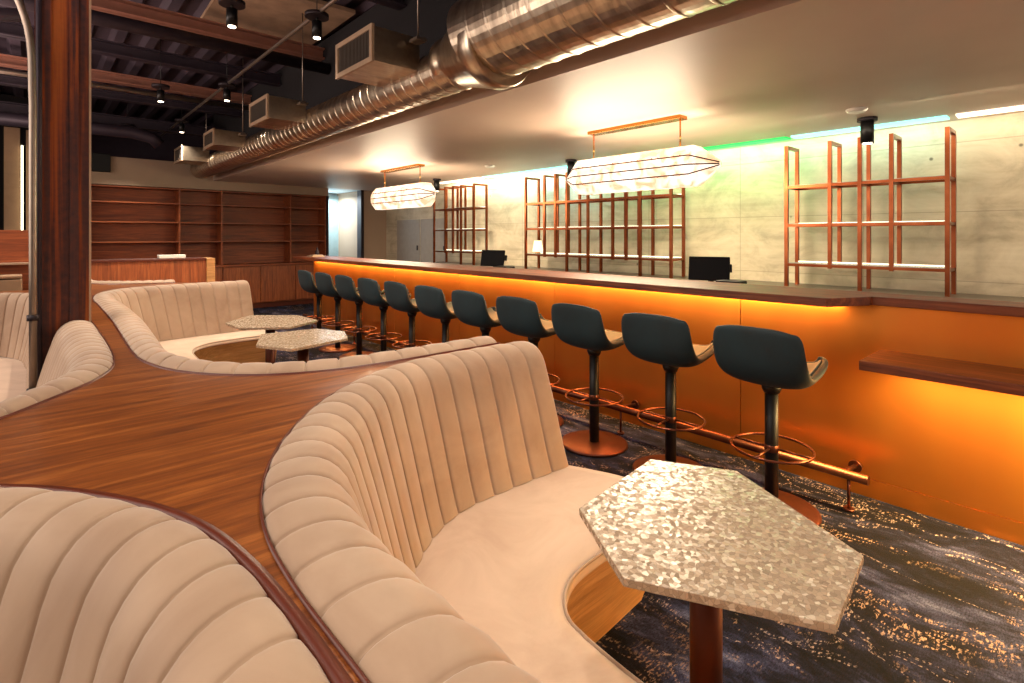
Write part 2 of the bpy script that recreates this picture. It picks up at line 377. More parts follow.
# ------------------------------------------------------------------ booths
def resample(seq, step):
    """seq: list of (outer Vector2, front Vector2) dense; returns samples spaced by `step` along the outer path, arc"""
    arc = [0]
    for i in range(1, len(seq)): arc.append(arc[-1]+(seq[i][0]-seq[i-1][0]).length)
    tot = arc[-1]; PH = [0, .035, .08, .17, .33, .5, .67, .83, .92, .965]; nc = max(1, round(tot/(step*10))); n = nc*10; out = []; j = 0
    for i in range(n+1):
        a = tot*(i//10+PH[i % 10])/nc
        while j < len(arc)-2 and arc[j+1] < a: j += 1
        f = (a-arc[j])/max(arc[j+1]-arc[j], 1e-9)
        out.append((seq[j][0].lerp(seq[j+1][0], f), seq[j][1].lerp(seq[j+1][1], f), a))
    return out, tot
def smooth_prof(pr, n): return [(p.x, p.y) for p in catmull([(a, b) for a, b in pr], n)]
BACK = [(0, .892), (.0, .902), (.010, .913), (.04, .924), (.08, .926), (.12, .912), (.155, .875), (.182, .80), (.215, .69), (.245, .58), (.27, .49), (.29, .43)]
CH = .103
PHL = [0, .035, .08, .17, .33, .5, .67, .83, .92, .965]
def booth(label, pairs, kd=1., cut=None, group=None, front_up=.0, ch=CH, bulge=.0085, rim=.006, groove=.008):
    KD = kd if callable(kd) else (lambda P: kd)
    outer = catmull([p[0] for p in pairs], 14); front = catmull([p[1] for p in pairs], 14)
    seq = [(Vector((a.x, a.y)), Vector((b.x, b.y))) for a, b in zip(outer, front)]
    c0 = seq[len(seq)//2][1]
    root = empty('booth', (c0.x, c0.y, 0), label, 'booth', group)
    tot0 = sum((seq[i+1][0]-seq[i][0]).length for i in range(len(seq)-1))
    nch = round(tot0/ch); chn = tot0/nch; NS = 10
    S, tot = resample(seq, chn/NS)
    prof = smooth_prof(BACK, 2); m = len(prof)
    # profile normals
    pn = []
    for i in range(m):
        a = prof[max(i-1, 0)]; b = prof[min(i+1, m-1)]; tx, tz = b[0]-a[0], b[1]-a[1]; L = math.hypot(tx, tz) or 1
        pn.append((-tz/L*-1*-1, tx/L))
    segs = [(0, len(S)-1)]
    if cut: segs = [(0, cut[0]), (cut[1], len(S)-1)] if isinstance(cut[0], int) else [(0, int(cut[0]*(len(S)-1))), (int(cut[1]*(len(S)-1)), len(S)-1)]
    for (i0, i1) in segs:
        rows = []
        for i in range(i0, i1+1):
            P, Q, a = S[i]; dv = (Q-P).normalized(); ph = PHL[i % 10]
            e = min(ph, 1-ph)*2                       # 0 at the seam
            hgt = bulge*(e**.5) if e > 0 else 0; grv = 1 if e < .01 else (.3 if e < .1 else 0)
            ie = min(i-i0, i1-i)/4.; er = 0 if ie >= 1 else (1-math.sqrt(max(0, 1-(1-ie)**2)))*.022
            row = []
            for j, (d_, z_) in enumerate(prof):
                amt = (.35+.65*max(0, min(1, (j-3)/8.)))*hgt*min(1, j/2.)-er*min(1, j/3.)-(groove*grv if j > 1 else 0)
                dd = d_*KD(P)+pn[j][0]*amt; zz = z_+pn[j][1]*amt
                X = P+dv*dd; row.append((X.x, X.y, zz))
            rows.append(row)
        b = MB().grid(rows)
        # back board side + ends
        for r_, i in ((rows[0], i0), (rows[-1], i1)):
            P, Q, a = S[i]; b.add(r_+[(P.x, P.y, .43)], [tuple(range(len(r_)+1))])
        b.grid([[ (S[i][0].x, S[i][0].y, .43), (S[i][0].x, S[i][0].y, .895)] for i in range(i0, i1+1)], smooth=True)
        b.build('backrest', 'velvet', root)
        if rim:
            rr = []
            for i in range(i0, i1+1, 2):
                P, Q, a = S[i]; i_, i2 = max(i-2, 0), min(i+2, len(S)-1); tg = (S[i2][0]-S[i_][0]).normalized(); nn = Vector((-tg.y, tg.x))
                if nn.dot(Q-P) > 0: nn = -nn
                A = P+nn*.002; B_ = P+nn*rim
                rr.append([(A.x, A.y, .88), (A.x, A.y, .909), (B_.x, B_.y, .909), (B_.x, B_.y, .88)])
            MB().grid(rr).build('rim', 'rim_wood', root)
    # seat cushion
    SP = [(.0, .425), (.25, .44), (.5, .452), (.8, .455), (.92, .452), (.98, .442), (1., .428), (1., .415), (.985, .408)]
    sp_ = smooth_prof(SP, 3); rows = []
    for i in range(0, len(S), 4):
        P, Q, a = S[i]; dv = (Q-P).normalized(); L = (Q-P).length; d0 = .25*KD(P)
        row = []
        for f, z in sp_:
            X = P+dv*(d0+(L-d0)*f); row.append((X.x, X.y, z))
        row.append(((P+dv*d0).x, (P+dv*d0).y, .408)); rows.append(row)
    b = MB().grid(rows); b.add(rows[0], [tuple(range(len(rows[0])))]); b.add(rows[-1], [tuple(range(len(rows[0])))])
    st = b.build('seat_cushion', 'seat_velvet', root)
    pp = []
    for i in range(0, len(S), 4):
        P, Q, a = S[i]; dv = (Q-P).normalized(); X = Q-dv*.006; pp.append((X.x, X.y, .442))
    MB().tube(pp, .0055, 6).build('piping', 'velvet', st)
    # wood plinth
    rows = []
    for i in range(0, len(S), 4):
        P, Q, a = S[i]; dv = (Q-P).normalized(); A = Q-dv*.02; B_ = Q-dv*.16; Z = P+dv*.03
        rows.append([(Z.x, Z.y, .408), (A.x, A.y, .408), (B_.x, B_.y, 0), (Z.x, Z.y, 0)])
    b = MB().grid(rows, smooth=False); b.add(rows[0], [(0, 1, 2, 3)]); b.add(rows[-1], [(0, 1, 2, 3)])
    b.build('base', 'light_ply', root)
    return S

A_pairs = [((1.64, 1.785), (1.76, 1.02)), ((1.3, 1.80), (1.42, 1.0)), ((1.05, 1.785), (1.25, 1.0)), ((.85, 1.705), (1.13, .985)), ((.64, 1.55), (1.05, .945)), ((.45, 1.32), (.998, .885)),
           ((.345, 1.12), (.985, .83)), ((.295, .95), (.975, .74)), ((.278, .78), (.97, .64)), ((.278, .5), (.97, .42)), ((.278, 0), (.97, 0)), ((.278, -.8), (.97, -.8)),
           ((.30, -1.3), (.98, -1.0)), ((.45, -1.7), (1.05, -1.12)), ((.8, -1.92), (1.2, -1.17)), ((1.2, -1.95), (1.35, -1.18)), ((1.64, -1.95), (1.75, -1.18))]
SA = booth('pale pink channel-tufted velvet booth nearest the bar, around the front shell table', A_pairs, group='tufted booths')
C_pairs = [((1.60, 1.86), (1.72, 2.60)), ((1.3, 1.865), (1.40, 2.62)), ((1.06, 1.87), (1.22, 2.63)), ((.83, 1.90), (1.1, 2.66)), ((.655, 1.97), (1.04, 2.72)), ((.54, 2.06), (1.0, 2.80)), ((.44, 2.19), (.975, 2.9)),
           ((.37, 2.34), (.965, 3.0)), ((.325, 2.56), (.96, 3.12)), ((.318, 2.8), (.96, 3.25)), ((.325, 3.1), (.96, 3.45)), ((.345, 3.85), (.96, 4.0)), ((.35, 4.8), (.96, 4.75)),
           ((.355, 5.35), (.99, 5.05)), ((.42, 5.72), (1.05, 5.2)), ((.62, 5.98), (1.18, 5.32)), ((1.1, 6.12), (1.38, 5.37)), ((1.68, 6.16), (1.80, 5.38))]
SC = booth('cream channel-tufted velvet booth beyond the front one, around two shell tables', C_pairs, group='tufted booths', ch=.125, bulge=.006)
B_pairs = [((-1.3, 1.68), (-1.35, 1.0)), ((-.8, 1.68), (-.95, 1.0)), ((-.5, 1.665), (-.78, .98)), ((-.22, 1.57), (-.65, .93)), ((-.048, 1.435), (-.58, .86)), ((.045, 1.33), (-.54, .80)), ((.15, 1.16), (-.5, .72)), ((.205, 1.02), (-.48, .64)),
           ((.232, .87), (-.47, .56)), ((.243, .69), (-.46, .46)), ((.244, .5), (-.46, .36)), ((.244, 0), (-.46, 0)), ((.244, -.8), (-.46, -.7)), ((.22, -1.3), (-.48, -.95)), ((0, -1.75), (-.6, -1.12)), ((-.4, -1.95), (-.8, -1.2)), ((-1.3, -1.95), (-1.35, -1.2))]
SB = booth('tan tufted velvet booth back in the bottom left corner of the room', B_pairs, group='tufted booths', kd=1.0, rim=.018)
D_pairs = [((-1.3, 1.73), (-1.35, 2.42)), ((-.8, 1.74), (-.95, 2.43)), ((-.5, 1.78), (-.75, 2.46)), ((-.22, 1.87), (-.6, 2.55)), ((-.06, 2.01), (-.54, 2.65)), ((.03, 2.13), (-.51, 2.72)), ((.145, 2.30), (-.48, 2.82)), ((.21, 2.46), (-.46, 2.92)),
           ((.235, 2.62), (-.45, 3.02)), ((.248, 2.9), (-.45, 3.2)), ((.25, 3.4), (-.45, 3.6)), ((.25, 3.86), (-.45, 3.95)), ((.25, 4.25), (-.45, 4.3)), ((.25, 4.9), (-.45, 4.8)), ((.22, 5.4), (-.48, 5.1)), ((.08, 5.85), (-.56, 5.3)),
           ((-.2, 6.12), (-.72, 5.42)), ((-.6, 6.2), (-.9, 5.46)), ((-1.3, 6.2), (-1.35, 5.46))]
# find the cut for the column
o_ = catmull([p[0] for p in D_pairs], 14); tot = 0; arcs = [0]
for i in range(1, len(o_)): tot += (o_[i]-o_[i-1]).length; arcs.append(tot)
ca = min(range(len(o_)), key=lambda i: abs(o_[i].y-3.87)+(9 if o_[i].x < .15 else 0)); cbx = min(range(len(o_)), key=lambda i: abs(o_[i].y-4.2)+(9 if o_[i].x < .15 else 0))
SD = booth('cream tufted velvet booth on the left, wrapped around the rusted column', D_pairs, kd=lambda P: .55+.42*max(0, min(1, (P.x+.1)/.32)), cut=(arcs[ca]/tot, arcs[cbx]/tot), group='tufted booths')
G_pairs = [((1.12, 6.62), (1.3, 7.3)), ((.95, 6.63), (1.2, 7.32)), ((.7, 6.75), (1.1, 7.4)), ((.42, 7.05), (1.0, 7.5)), ((.36, 7.5), (.96, 7.62)), ((.36, 7.9), (.96, 7.9))]
booth('white tufted booth top just in front of the wood partition', G_pairs, group='tufted booths')

# wood cap between the backs
def out2(S, step=4): return [(s[0].x, s[0].y) for s in S[::step]]+[(S[-1][0].x, S[-1][0].y)]
def shift(S, dist, step=4):
    r = []
    idx = list(range(0, len(S), step))+[len(S)-1]
    for i in idx:
        a = S[max(i-3, 0)][0]; b = S[min(i+3, len(S)-1)][0]; tg = (b-a).normalized(); nn = Vector((-tg.y, tg.x))
        if nn.dot(S[i][1]-S[i][0]) > 0: nn = -nn
        P = S[i][0]+nn*dist; r.append((P.x, P.y))
    return r
poly = []
a = [p for p in shift(SA, .006)]; a = [p for p in a if p[1] > -1.0]; a.reverse()      # from near up to the wing end
# SA starts at the wing end (1.64,1.785) ; reversed -> near to wing end
poly += a
c = [p for p in shift(SC, .006)]; poly += c                                            # wing end, round, to far wing end
g = [p for p in out2(G_pairs and [(Vector(q[0]), Vector(q[1]), 0) for q in G_pairs], 1)][:5]
poly += [(1.68, 6.3), (1.12, 6.6), (.94, 6.6), (.68, 6.73), (.40, 7.03), (.34, 7.5), (.34, 8.05), (.25, 8.05), (.25, 6.6), (-1.3, 6.6), (-1.3, 6.3)]
dd_ = [p for p in shift(SD, .006)]; dd_.reverse(); poly += [p for p in dd_]
bb = [p for p in shift(SB, .006)]; poly += [p for p in bb if p[1] > -1.0]
cap = empty('booth_divider', (.3, 2.2, 0), 'curved walnut divider ledge winding between the booth backs', 'divider')
def fill_poly(poly, z0, z1, name, mat, parent):
    bm = bmesh.new(); vs = [bm.verts.new((x, y, z1)) for x, y in poly]
    es = [bm.edges.new((vs[i], vs[(i+1) % len(vs)])) for i in range(len(vs))]
    res = bmesh.ops.triangle_fill(bm, use_beauty=True, use_dissolve=False, edges=es)
    fs = [f for f in bm.faces]
    for f in fs:
        if f.normal.z < 0: f.normal_flip()
    ex = bmesh.ops.extrude_face_region(bm, geom=fs)
    for v in [g_ for g_ in ex['geom'] if isinstance(g_, bmesh.types.BMVert)]: v.co.z = z0
    bmesh.ops.recalc_face_normals(bm, faces=bm.faces)
    off = parent.location
    for v in bm.verts: v.co -= off
    me = bpy.data.meshes.new(name); bm.to_mesh(me); bm.free(); me.materials.append(M[mat]); o = bpy.data.objects.new(name, me); C.objects.link(o); o.parent = parent; return o
fill_poly(poly, .86, .902, 'top', 'walnut_cap', cap)
fill_poly(poly, 0, .859, 'body', 'light_ply', cap)

# ------------------------------------------------------------------ rusted column and conduit
co_ = empty('steel_column', (.12, 4.02, 0), 'tall rusted steel H-column rising through the left booth', 'column')
cx0, cx1, cy0, cy1 = .006, .243, 3.895, 4.14
MB().box(cx0, cx1, cy0, cy0+.012, 0, 3.7).box(cx0, cx1, cy1-.012, cy1, 0, 3.7).box(.118, .13, cy0+.012, cy1-.012, 0, 3.7).build('column_shaft', 'rust_steel', co_)
MB().box(cx0+.02, cx0+.07, cy0-.012, cy0, 0, 3.7).box(cx1-.09, cx1-.05, cy0-.012, cy0, 0, 3.7).build('flange_strip', 'rust_steel', co_)
MB().box(cx1-.004, cx1+.006, cy0-.006, cy0+.004, .9, 3.7).build('edge_strip', 'grille_frame', co_)
pp = catmull([(-.22, 3.75, 3.5), (-.2, 3.75, 3.15), (-.13, 3.78, 2.85), (-.02, 3.8, 2.5), (.0, 3.8, 2.1)], 6)+[Vector((.0, 3.8, 1.2)), Vector((.0, 3.8, .47))]
cd = empty('conduit_pipe', (-.018, 3.8, .47), 'slim bent metal conduit running down in front of the rusted column', 'pipe')
MB().tube(pp, .017, 12).build('pipe', 'conduit', cd)
for z in (.56, .95): MB().lathe([(.02, z), (.026, z), (.026, z+.03), (.02, z+.03)], (0, 3.8, 0), 16).build('coupling', 'dark_steel', cd)
tag(MB().tube([(.024, 3.866, .47), (.024, 3.866, 3.6)], .013, 10).build('riser_pipe', 'dark_pipe'), 'dark straight riser pipe between the bent conduit and the rusted column', 'pipe')

# ------------------------------------------------------------------ shell-top tables
def table(label, poly, cx, cy, legs, group='shell top tables', z=.74):
    t_ = empty('cocktail_table', (cx, cy, 0), label, 'table', group)
    MB().prism(poly, z-.017, z).build('tabletop', 'pearl', t_, bevel=.0015)
    for lx, ly in legs:
        MB().lathe([(.036, .02), (.036, z-.017)], (lx, ly, 0), 32).build('pedestal', 'bronze_base', t_)
        MB().lathe([(.2, 0), (.2, .012), (.036, .02)], (lx, ly, 0), 48).build('base_plate', 'black_metal', t_)
    return t_
pA = [(.983, .845), (1.356, .889), (1.468, .682), (1.273, .325), (1.011, .299), (.845, .615)]
table('large hexagonal shell-mosaic table in the foreground, lit with sparkling highlights', pA, 1.157, .61, [(1.157, .61)])
pT1 = [(1.084, 4.45), (1.345, 4.75), (1.64, 4.478), (1.66, 4.11), (1.383, 3.935), (1.10, 4.13)]
pT2 = [(1.002, 3.42), (1.139, 3.78), (1.50, 3.74), (1.60, 3.50), (1.513, 3.26), (1.122, 3.158)]
table('farther of two hexagonal shell tables in the cream booth, beside the stools', pT1, 1.37, 4.32, [(1.37, 4.32)])
table('nearer of two hexagonal shell tables in the cream booth, with a bright reflection', pT2, 1.3, 3.46, [(1.3, 3.46)])

# ------------------------------------------------------------------ bar
bar = empty('bar_counter', (3.33, 3.5, 0), 'long bar with glowing copper front and dark wood top', 'bar')
BX = 3.33; YE = 8.40; YN = -2.4
MB().box(BX+.01, BX+.18, YN, YE, 0, 1.035).build('body', 'shelf_wood', bar)
ys = [YE, 7.2, 5.85, 4.5, 3.13, 1.52, -.0, -1.3, YN]
for i in range(len(ys)-1): MB().box(BX-.006, BX+.01, ys[i+1]+.002, ys[i]-.002, .10, 1.035).build('copper_panel', 'copper_panel', bar, bevel=.0015)
MB().box(BX-.007, BX+.01, YN, YE, 0, .098).build('skirting', 'copper_panel', bar)
cp = [(3.0, 8.45), (3.52, 8.45), (3.52, YN), (3.27, YN), (3.27, .80), (3.235, .80), (3.0, .93)]
MB().prism(cp, 1.037, 1.082).build('countertop', 'bar_wood', bar, bevel=.003)
MB().box(BX-.05, BX-.035, .95, YE-.05, 1.022, 1.037).build('glow_strip', 'strip_amber', bar)
wk = empty('work_counter', (3.85, 3, 0), 'low steel work counter behind the bar carrying the monitors', 'counter')
MB().box(3.54, 4.12, YN, YE-.6, .86, .9).build('top', 'steel_backbar', wk)
MB().box(3.56, 4.1, YN, YE-.6, 0, .86).build('body', 'steel_backbar', wk)
lg = empty('drink_ledge', (3.15, -.6, .78), 'wood drink ledge jutting from the copper bar front at the right', 'shelf')
MB().box(2.95, BX-.006, YN, .774, .755, .80).build('board', 'bar_wood', lg, bevel=.003)
MB().box(BX-.06, BX-.045, YN, .7, .742, .755).build('glow_strip', 'strip_amber', lg)
def strip_light(name, x, y0, y1, z, e, col, rot=(0, 0, 0), w=.02):
    return light(name, 'AREA', (x, (y0+y1)/2, z), e, col, rot, shape='RECTANGLE', size=w, size_y=abs(y1-y0))
strip_light('bar_strip_light', BX-.0425, .95, YE-.05, 1.018, 90, (1, .50, .15), (0, -.0, 0), .03)
strip_light('ledge_strip_light', BX-.16, YN, .7, .735, 170, (1, .66, .24), (0, .25, 0), .12)

fr = empty('foot_rail', (3.09, 3, 0), 'copper foot rail along the base of the bar', 'rail')
MB().tube([(3.09, .768, .18), (3.09, 8.2, .18)], .024, 20).build('tube', 'rail_bronze', fr)
for y in (.885, 2.3, 3.7, 5.1, 6.5, 7.9):
    br = MB().tube([(3.09, y, .178), (3.2, y, .165), (BX-.015, y, .15)], .012, 10).build('bracket', 'rail_bronze', fr)
    MB().lathe([(.032, BX-.026), (.032, BX-.013)], (0, y, .15), 24, 'x').build('wall_flange', 'rail_bronze', br)
    pst = MB().tube([(3.09, y-.03, .16), (3.09, y-.03, .012)], .008, 8).build('foot', 'rail_bronze', fr)
    MB().lathe([(.025, .0), (.025, .012)], (3.09, y-.03, 0), 20).build('foot_plate', 'rail_bronze', pst)

# ------------------------------------------------------------------ bar stools
def make_stool():
    r = empty('bar_stool', (0, 0, 0), 'x', 'stool', 'teal bar stools')
    MB().lathe([(.215, 0), (.222, .004), (.222, .014), (.21, .02), (.03, .024)], n=56).build('base', 'bronze_base', r)
    MB().lathe([(.032, .022), (.032, .64)], n=32).build('post', 'black_metal', r)
    MB().lathe([(.036, .60), (.046, .62), (.05, .65)], n=32).build('seat_mount', 'black_metal', r)
    ring = [(.19*math.cos(2*PI*k/48), .19*math.sin(2*PI*k/48), .32) for k in range(48)]
    fb = MB().tube(ring, .007, 8, closed=True)
    for a in (PI/2, -PI/2, PI): fb.tube([(.02*math.cos(a), .02*math.sin(a), .32), (.19*math.cos(a), .19*math.sin(a), .32)], .006, 8)
    fb.lathe([(.03, .30), (.034, .305), (.034, .335), (.03, .34)], n=24)
    fb.build('foot_ring', 'rail_bronze', r)
    # shell rows: x, z centre, z side, half width, side x shift
    R = [(.235, .755, .785, .150, -.03), (.215, .740, .787, .178, 0), (.15, .722, .775, .192, 0), (.06, .706, .757, .198, 0), (-.03, .700, .745, .202, 0),
         (-.095, .703, .745, .206, .006), (-.145, .722, .785, .209, .016), (-.172, .775, .838, .209, .024), (-.186, .85, .882, .207, .028), (-.196, .93, .921, .200, .03), (-.20, .980, .942, .176, .026)]
    R = [(a, b-.016, c-.012, d*.97, e) for a, b, c, d, e in R]
    def surf(du, name, mat, thick, out, par):
        rows = []
        for (x, zc, zs, hw, sh) in R:
            row = []
            for k in range(13):
                u = -1+2*k/12; au = abs(u)
                y = hw*math.sin(u*PI/2*.96)/math.sin(PI/2*.96) if True else hw*u
                f = au**2.6
                row.append((x+sh*au**2, y, zc+(zs-zc)*f+du))
            rows.append(row)
        o = MB().grid(rows).build(name, mat, par)
        s_ = o.modifiers.new('Solidify', 'SOLIDIFY'); s_.thickness = thick; s_.offset = out
        q = o.modifiers.new('Subsurf', 'SUBSURF'); q.levels = 1; q.render_levels = 2
        return o
    sh = surf(0, 'shell', 'teal_fabric', .036, SOLID, r)
    # inner cushion: a little narrower
    rows = []
    for (x, zc, zs, hw, s2) in R[1:-1]:
        row = []
        for k in range(11):
            u = -1+2*k/10; au = abs(u)
            up = .007 if x > -.1 else .003; fw = .0 if x > -.1 else .009
            row.append((x*.97+s2*au**2+fw, hw*.95*math.sin(u*PI/2*.96)/math.sin(PI/2*.96), zc+(zs-zc)*au**2.6+up-.012*au**2))
        rows.append(row)
    o = MB().grid(rows).build('cushion', 'lit_teal_fabric', r)
    s_ = o.modifiers.new('Solidify', 'SOLIDIFY'); s_.thickness = .012; s_.offset = 0
    q = o.modifiers.new('Subsurf', 'SUBSURF'); q.levels = 1; q.render_levels = 2
    return r
SOLID = 1.0
st0 = make_stool()
ordn = ['teal bar stool nearest the drink ledge, largest of the row along the bar', 'second teal bar stool from the drink ledge, behind the front shell table', 'third teal bar stool from the drink ledge, its whole round base in view',
        'fourth teal bar stool from the drink ledge, rising right of the front booth wing', 'fifth teal bar stool from the drink ledge, partly behind the front booth back', 'sixth of the eleven teal bar stools, middle of the row',
        'fifth teal bar stool from the far end of the bar', 'fourth teal bar stool from the far end of the bar', 'third teal bar stool from the far end of the bar', 'second teal bar stool from the far end of the bar', 'farthest teal bar stool, at the far end of the bar']
for i in range(11):
    s = st0 if i == 0 else copy_tree(st0)
    s.location = (2.8, 1.12+.577*i, 0); s.rotation_euler = (0, 0, [.0, .03, -.02, .02, 0, .03, -.02, .01, 0, .02, 0][i]); s['label'] = ordn[i]

# ------------------------------------------------------------------ chandeliers
def chandelier(y0, y1, label):
    cx = 4.08; ym = (y0+y1)/2; L = (y1-y0)/2
    r = empty('chandelier', (cx, ym, SZ), label, 'chandelier', 'alabaster bar chandeliers')
    MB().box(cx-.06, cx+.06, ym-L*.61, ym+L*.61, SZ-.03, SZ).build('canopy', 'brass', r, bevel=.003)
    zc = 1.985; 
    for s in (-1, 1): MB().tube([(cx, ym+s*L*.57, SZ-.03), (cx, ym+s*L*.57, zc+.13)], .007, 10).build('stem', 'brass', r)
    def sec(y, k, kz=None):
        kz = k if kz is None else kz
        pts = [(-.165, 0), (-.15, .085), (-.07, .185), (.07, .185), (.15, .085), (.165, 0), (.15, -.085), (.07, -.185), (-.07, -.185), (-.15, -.085)]
        return [(cx+a*k*.92, y, zc-.004+b*kz*.9) for a, b in pts]
    e = .2 if L < .9 else .26
    S_ = [sec(ym-L, .07, .15), sec(ym-L+e, 1), sec(ym+L-e, 1), sec(ym+L, .07, .15)]
    n = 10; vs = [v for q in S_ for v in q]; fs = []
    for i in range(3):
        for k_ in range(n): fs.append((i*n+k_, i*n+(k_+1) % n, (i+1)*n+(k_+1) % n, (i+1)*n+k_))
    fs += [tuple(range(n)), tuple(range(3*n, 4*n))]
    MB().add(vs, fs).build('shade', 'alabaster', r)
    fm = MB()
    for k_ in (0, 1, 4, 5, 6, 9):
        fm.tube([S_[j][k_] for j in range(4)], .0055, 6)
    fm.build('seam_frame', 'bronze_base', r)
    m = 6; studs = MB()
    for k_ in (1, 4, 6, 9):
        for i in range(m):
            for dy in (-.03, .03):
                f = (i+.5)/m; p = Vector(S_[1][k_]).lerp(Vector(S_[2][k_]), f); c_ = Vector((cx, p.y, zc)); d_ = (p-c_).normalized()*.006
                studs.lathe([(.005, -.006), (.005, .006)], (p.x+d_.x, p.y+dy, p.z+d_.z), 8)
    studs.build('stud', 'brass', r)
    light('chandelier_up', 'AREA', (cx, ym, zc+.24), 10, (1, .82, .58), (PI, 0, 0), specular_factor=.2, shape='RECTANGLE', size=.2, size_y=2*L*.8)
    light('chandelier_down', 'AREA', (cx, ym, zc-.22), 50, (1, .80, .55), (0, 0, 0), shape='RECTANGLE', size=.25, size_y=2*L*.8)
    for s, rot in ((-1, PI/2), (1, -PI/2)):
        light('chandelier_side', 'AREA', (cx+s*.2, ym, zc), 24, (1, .80, .55), (0, rot*1., 0), specular_factor=.5, shape='RECTANGLE', size=.25, size_y=2*L*.8)
chandelier(2.03, 3.67, 'long faceted glowing alabaster chandelier above the near half of the bar')
chandelier(6.08, 7.86, 'long faceted glowing alabaster chandelier above the far end of the bar')

# ------------------------------------------------------------------ racks on the back bar
bb_ = empty('back_bar', (5.7, 3, 0), 'low steel back bar counter running along the concrete wall', 'counter')
MB().box(5.45, WX-.01, YN, 8.7, .87, .9).build('top', 'steel_backbar', bb_)
MB().box(5.5, WX-.02, YN, 8.65, 0, .87).build('body', 'steel_backbar', bb_)
def rack(fys, label, group, legs):
    r = empty('bottle_rack', (5.74, (fys[0]+fys[-1])/2, .9), label, 'rack', group); X0, X1 = 5.6, 5.88; w = .016
    for y in fys:
        b = MB()
        zb = .9 if y in legs else 1.09
        b.box(X0-w, X0+w, y-w, y+w, zb, 2.27).box(X1-w, X1+w, y-w, y+w, zb, 2.27).box(X0-w, X1+w, y-w, y+w, 2.27, 2.30)
        b.build('upright', 'copper_metal', r)
    for z in (1.885, 1.505, 1.115):
        b = MB(); b.box(X0-.012, X0+.012, fys[-1], fys[0], z-.014, z+.014).box(X1-.01, X1+.01, fys[-1], fys[0], z-.014, z+.014)
        for y in fys: b.box(X0, X1, y-.01, y+.01, z-.012, z+.012)
        f = b.build('shelf_frame', 'copper_metal', r)
        MB().box(X0+.013, X1-.011, fys[-1]+.02, fys[0]-.02, z+.013, z+.02).build('glass_shelf', 'shelf_glass', f)
        MB().box(X1-.03, X1-.012, fys[-1]+.02, fys[0]-.02, z+.021, z+.029).build('glow_strip', 'strip_white', f)  # emissive strip imitates highlights on the back rail and glass edge
    return r
G_ = 'copper racks on the concrete wall'
rack([2.095, 1.705, 1.46, 1.22, .835], 'copper tube bottle rack at the right end of the concrete wall', G_, (2.095, 1.46, .835))
rack([5.88, 5.48, 5.26, 5.04, 4.655, 4.24, 4.03, 3.82, 3.39], 'wide copper tube bottle rack behind the near chandelier', G_, (5.88, 5.04, 4.655, 3.82, 3.39))
rack([8.38, 8.02, 7.78, 7.54, 7.17], 'copper tube bottle rack at the far left of the concrete wall', G_, (8.38, 7.54, 7.17))
tl = empty('table_lamp', (5.74, 5.76, 1.14), 'small glowing lamp with a tapered pale shade on the wide rack', 'lamp')
MB().lathe([(.04, 1.136), (.04, 1.145), (.008, 1.15), (.008, 1.2)], (5.74, 5.76, 0), 24).build('stand', 'brass', tl)
MB().lathe([(.085, 1.16), (.055, 1.33)], (5.74, 5.76, 0), 32).build('lamp_shade', 'lampshade', tl)

# LED wash in the ceiling slot along the wall
def led(y0, y1, mat, col, e, label):
    o = tag(MB().box(5.72, 5.86, y0, y1, SZ-.016, SZ).build('led_strip', mat), label, 'light strip', 'ceiling light strips above the racks')
    strip_light('led_wash', 5.82, y0, y1, SZ-.03, e, col, (0, -.9, 0), .06)
led(2.15, 3.2, 'strip_green', (.12, 1, .36), 9, 'green ceiling light strip between the two nearer racks')
led(.86, 2.1, 'strip_cyan', (.66, 1, .85), 5, 'pale cyan ceiling light strip above the rightmost rack')
led(3.25, 4.55, 'strip_green', (.2, 1, .45), 8, 'green ceiling light strip above the near half of the wide rack')
led(4.6, 6.1, 'strip_cyan', (.35, .85, 1), 13, 'cyan ceiling light strip above the far half of the wide rack')
led(6.15, 7.1, 'strip_cyan', (.6, 1, .9), 8, 'cyan ceiling light strip between the wide rack and the far rack')
led(-2.3, .8, 'strip_white', (1, .85, .62), 9, 'warm white ceiling light strip right of the racks')
led(7.2, 8.5, 'strip_white', (1, .9, .75), 10, 'warm white ceiling light strip above the far rack')

# monitors
def monitor(cx, cy, rz, label, w=.30, h=.185):
    r = empty('pos_monitor', (cx, cy, .9), label, 'monitor', 'screens on the bar work counter')
    MB().box(cx-.09, cx+.09, cy-.1, cy+.1, .9, .925).build('stand_base', 'black_plastic', r, bevel=.008)
    MB().tube([(cx+.02, cy, .92), (cx+.03, cy, 1.1)], .022, 12).build('stand', 'black_plastic', r)
    o = MB(); o.box(-.012, .012, -w/2, w/2, -h/2, h/2)
    ob = o.build('screen', 'screen_black', None, bevel=.005); ob.parent = r; ob.location = (0, 0, 1.148-.9); ob.rotation_euler = (0, .2, rz)
    o = MB(); o.box(.012, .05, -w/2-.012, -w/2+.03, -.02, .04)
    ob2 = o.build('card_reader', 'black_plastic', None, bevel=.004); ob2.parent = r; ob2.location = (0, 0, 1.148-.9); ob2.rotation_euler = (0, .2, rz)
monitor(3.88, 2.02, .35, 'black monitor on the bar between the two nearer racks')
monitor(3.88, 4.62, .35, 'small black monitor on the bar left of the lamp')
for (y, l_) in ((1.80, 'small black device on the bar right of the near monitor'), (4.3, 'black flat device on the bar beside the far monitor')):
    o = empty('card_terminal', (3.8, y, .9), l_, 'device')
    MB().box(3.72, 3.85, y-.09, y+.09, .9, 1.075).build('case', 'black_plastic', o, bevel=.008)
    MB().box(3.712, 3.72, y-.06, y+.06, 1.03, 1.06).build('display', 'screen_black', o)
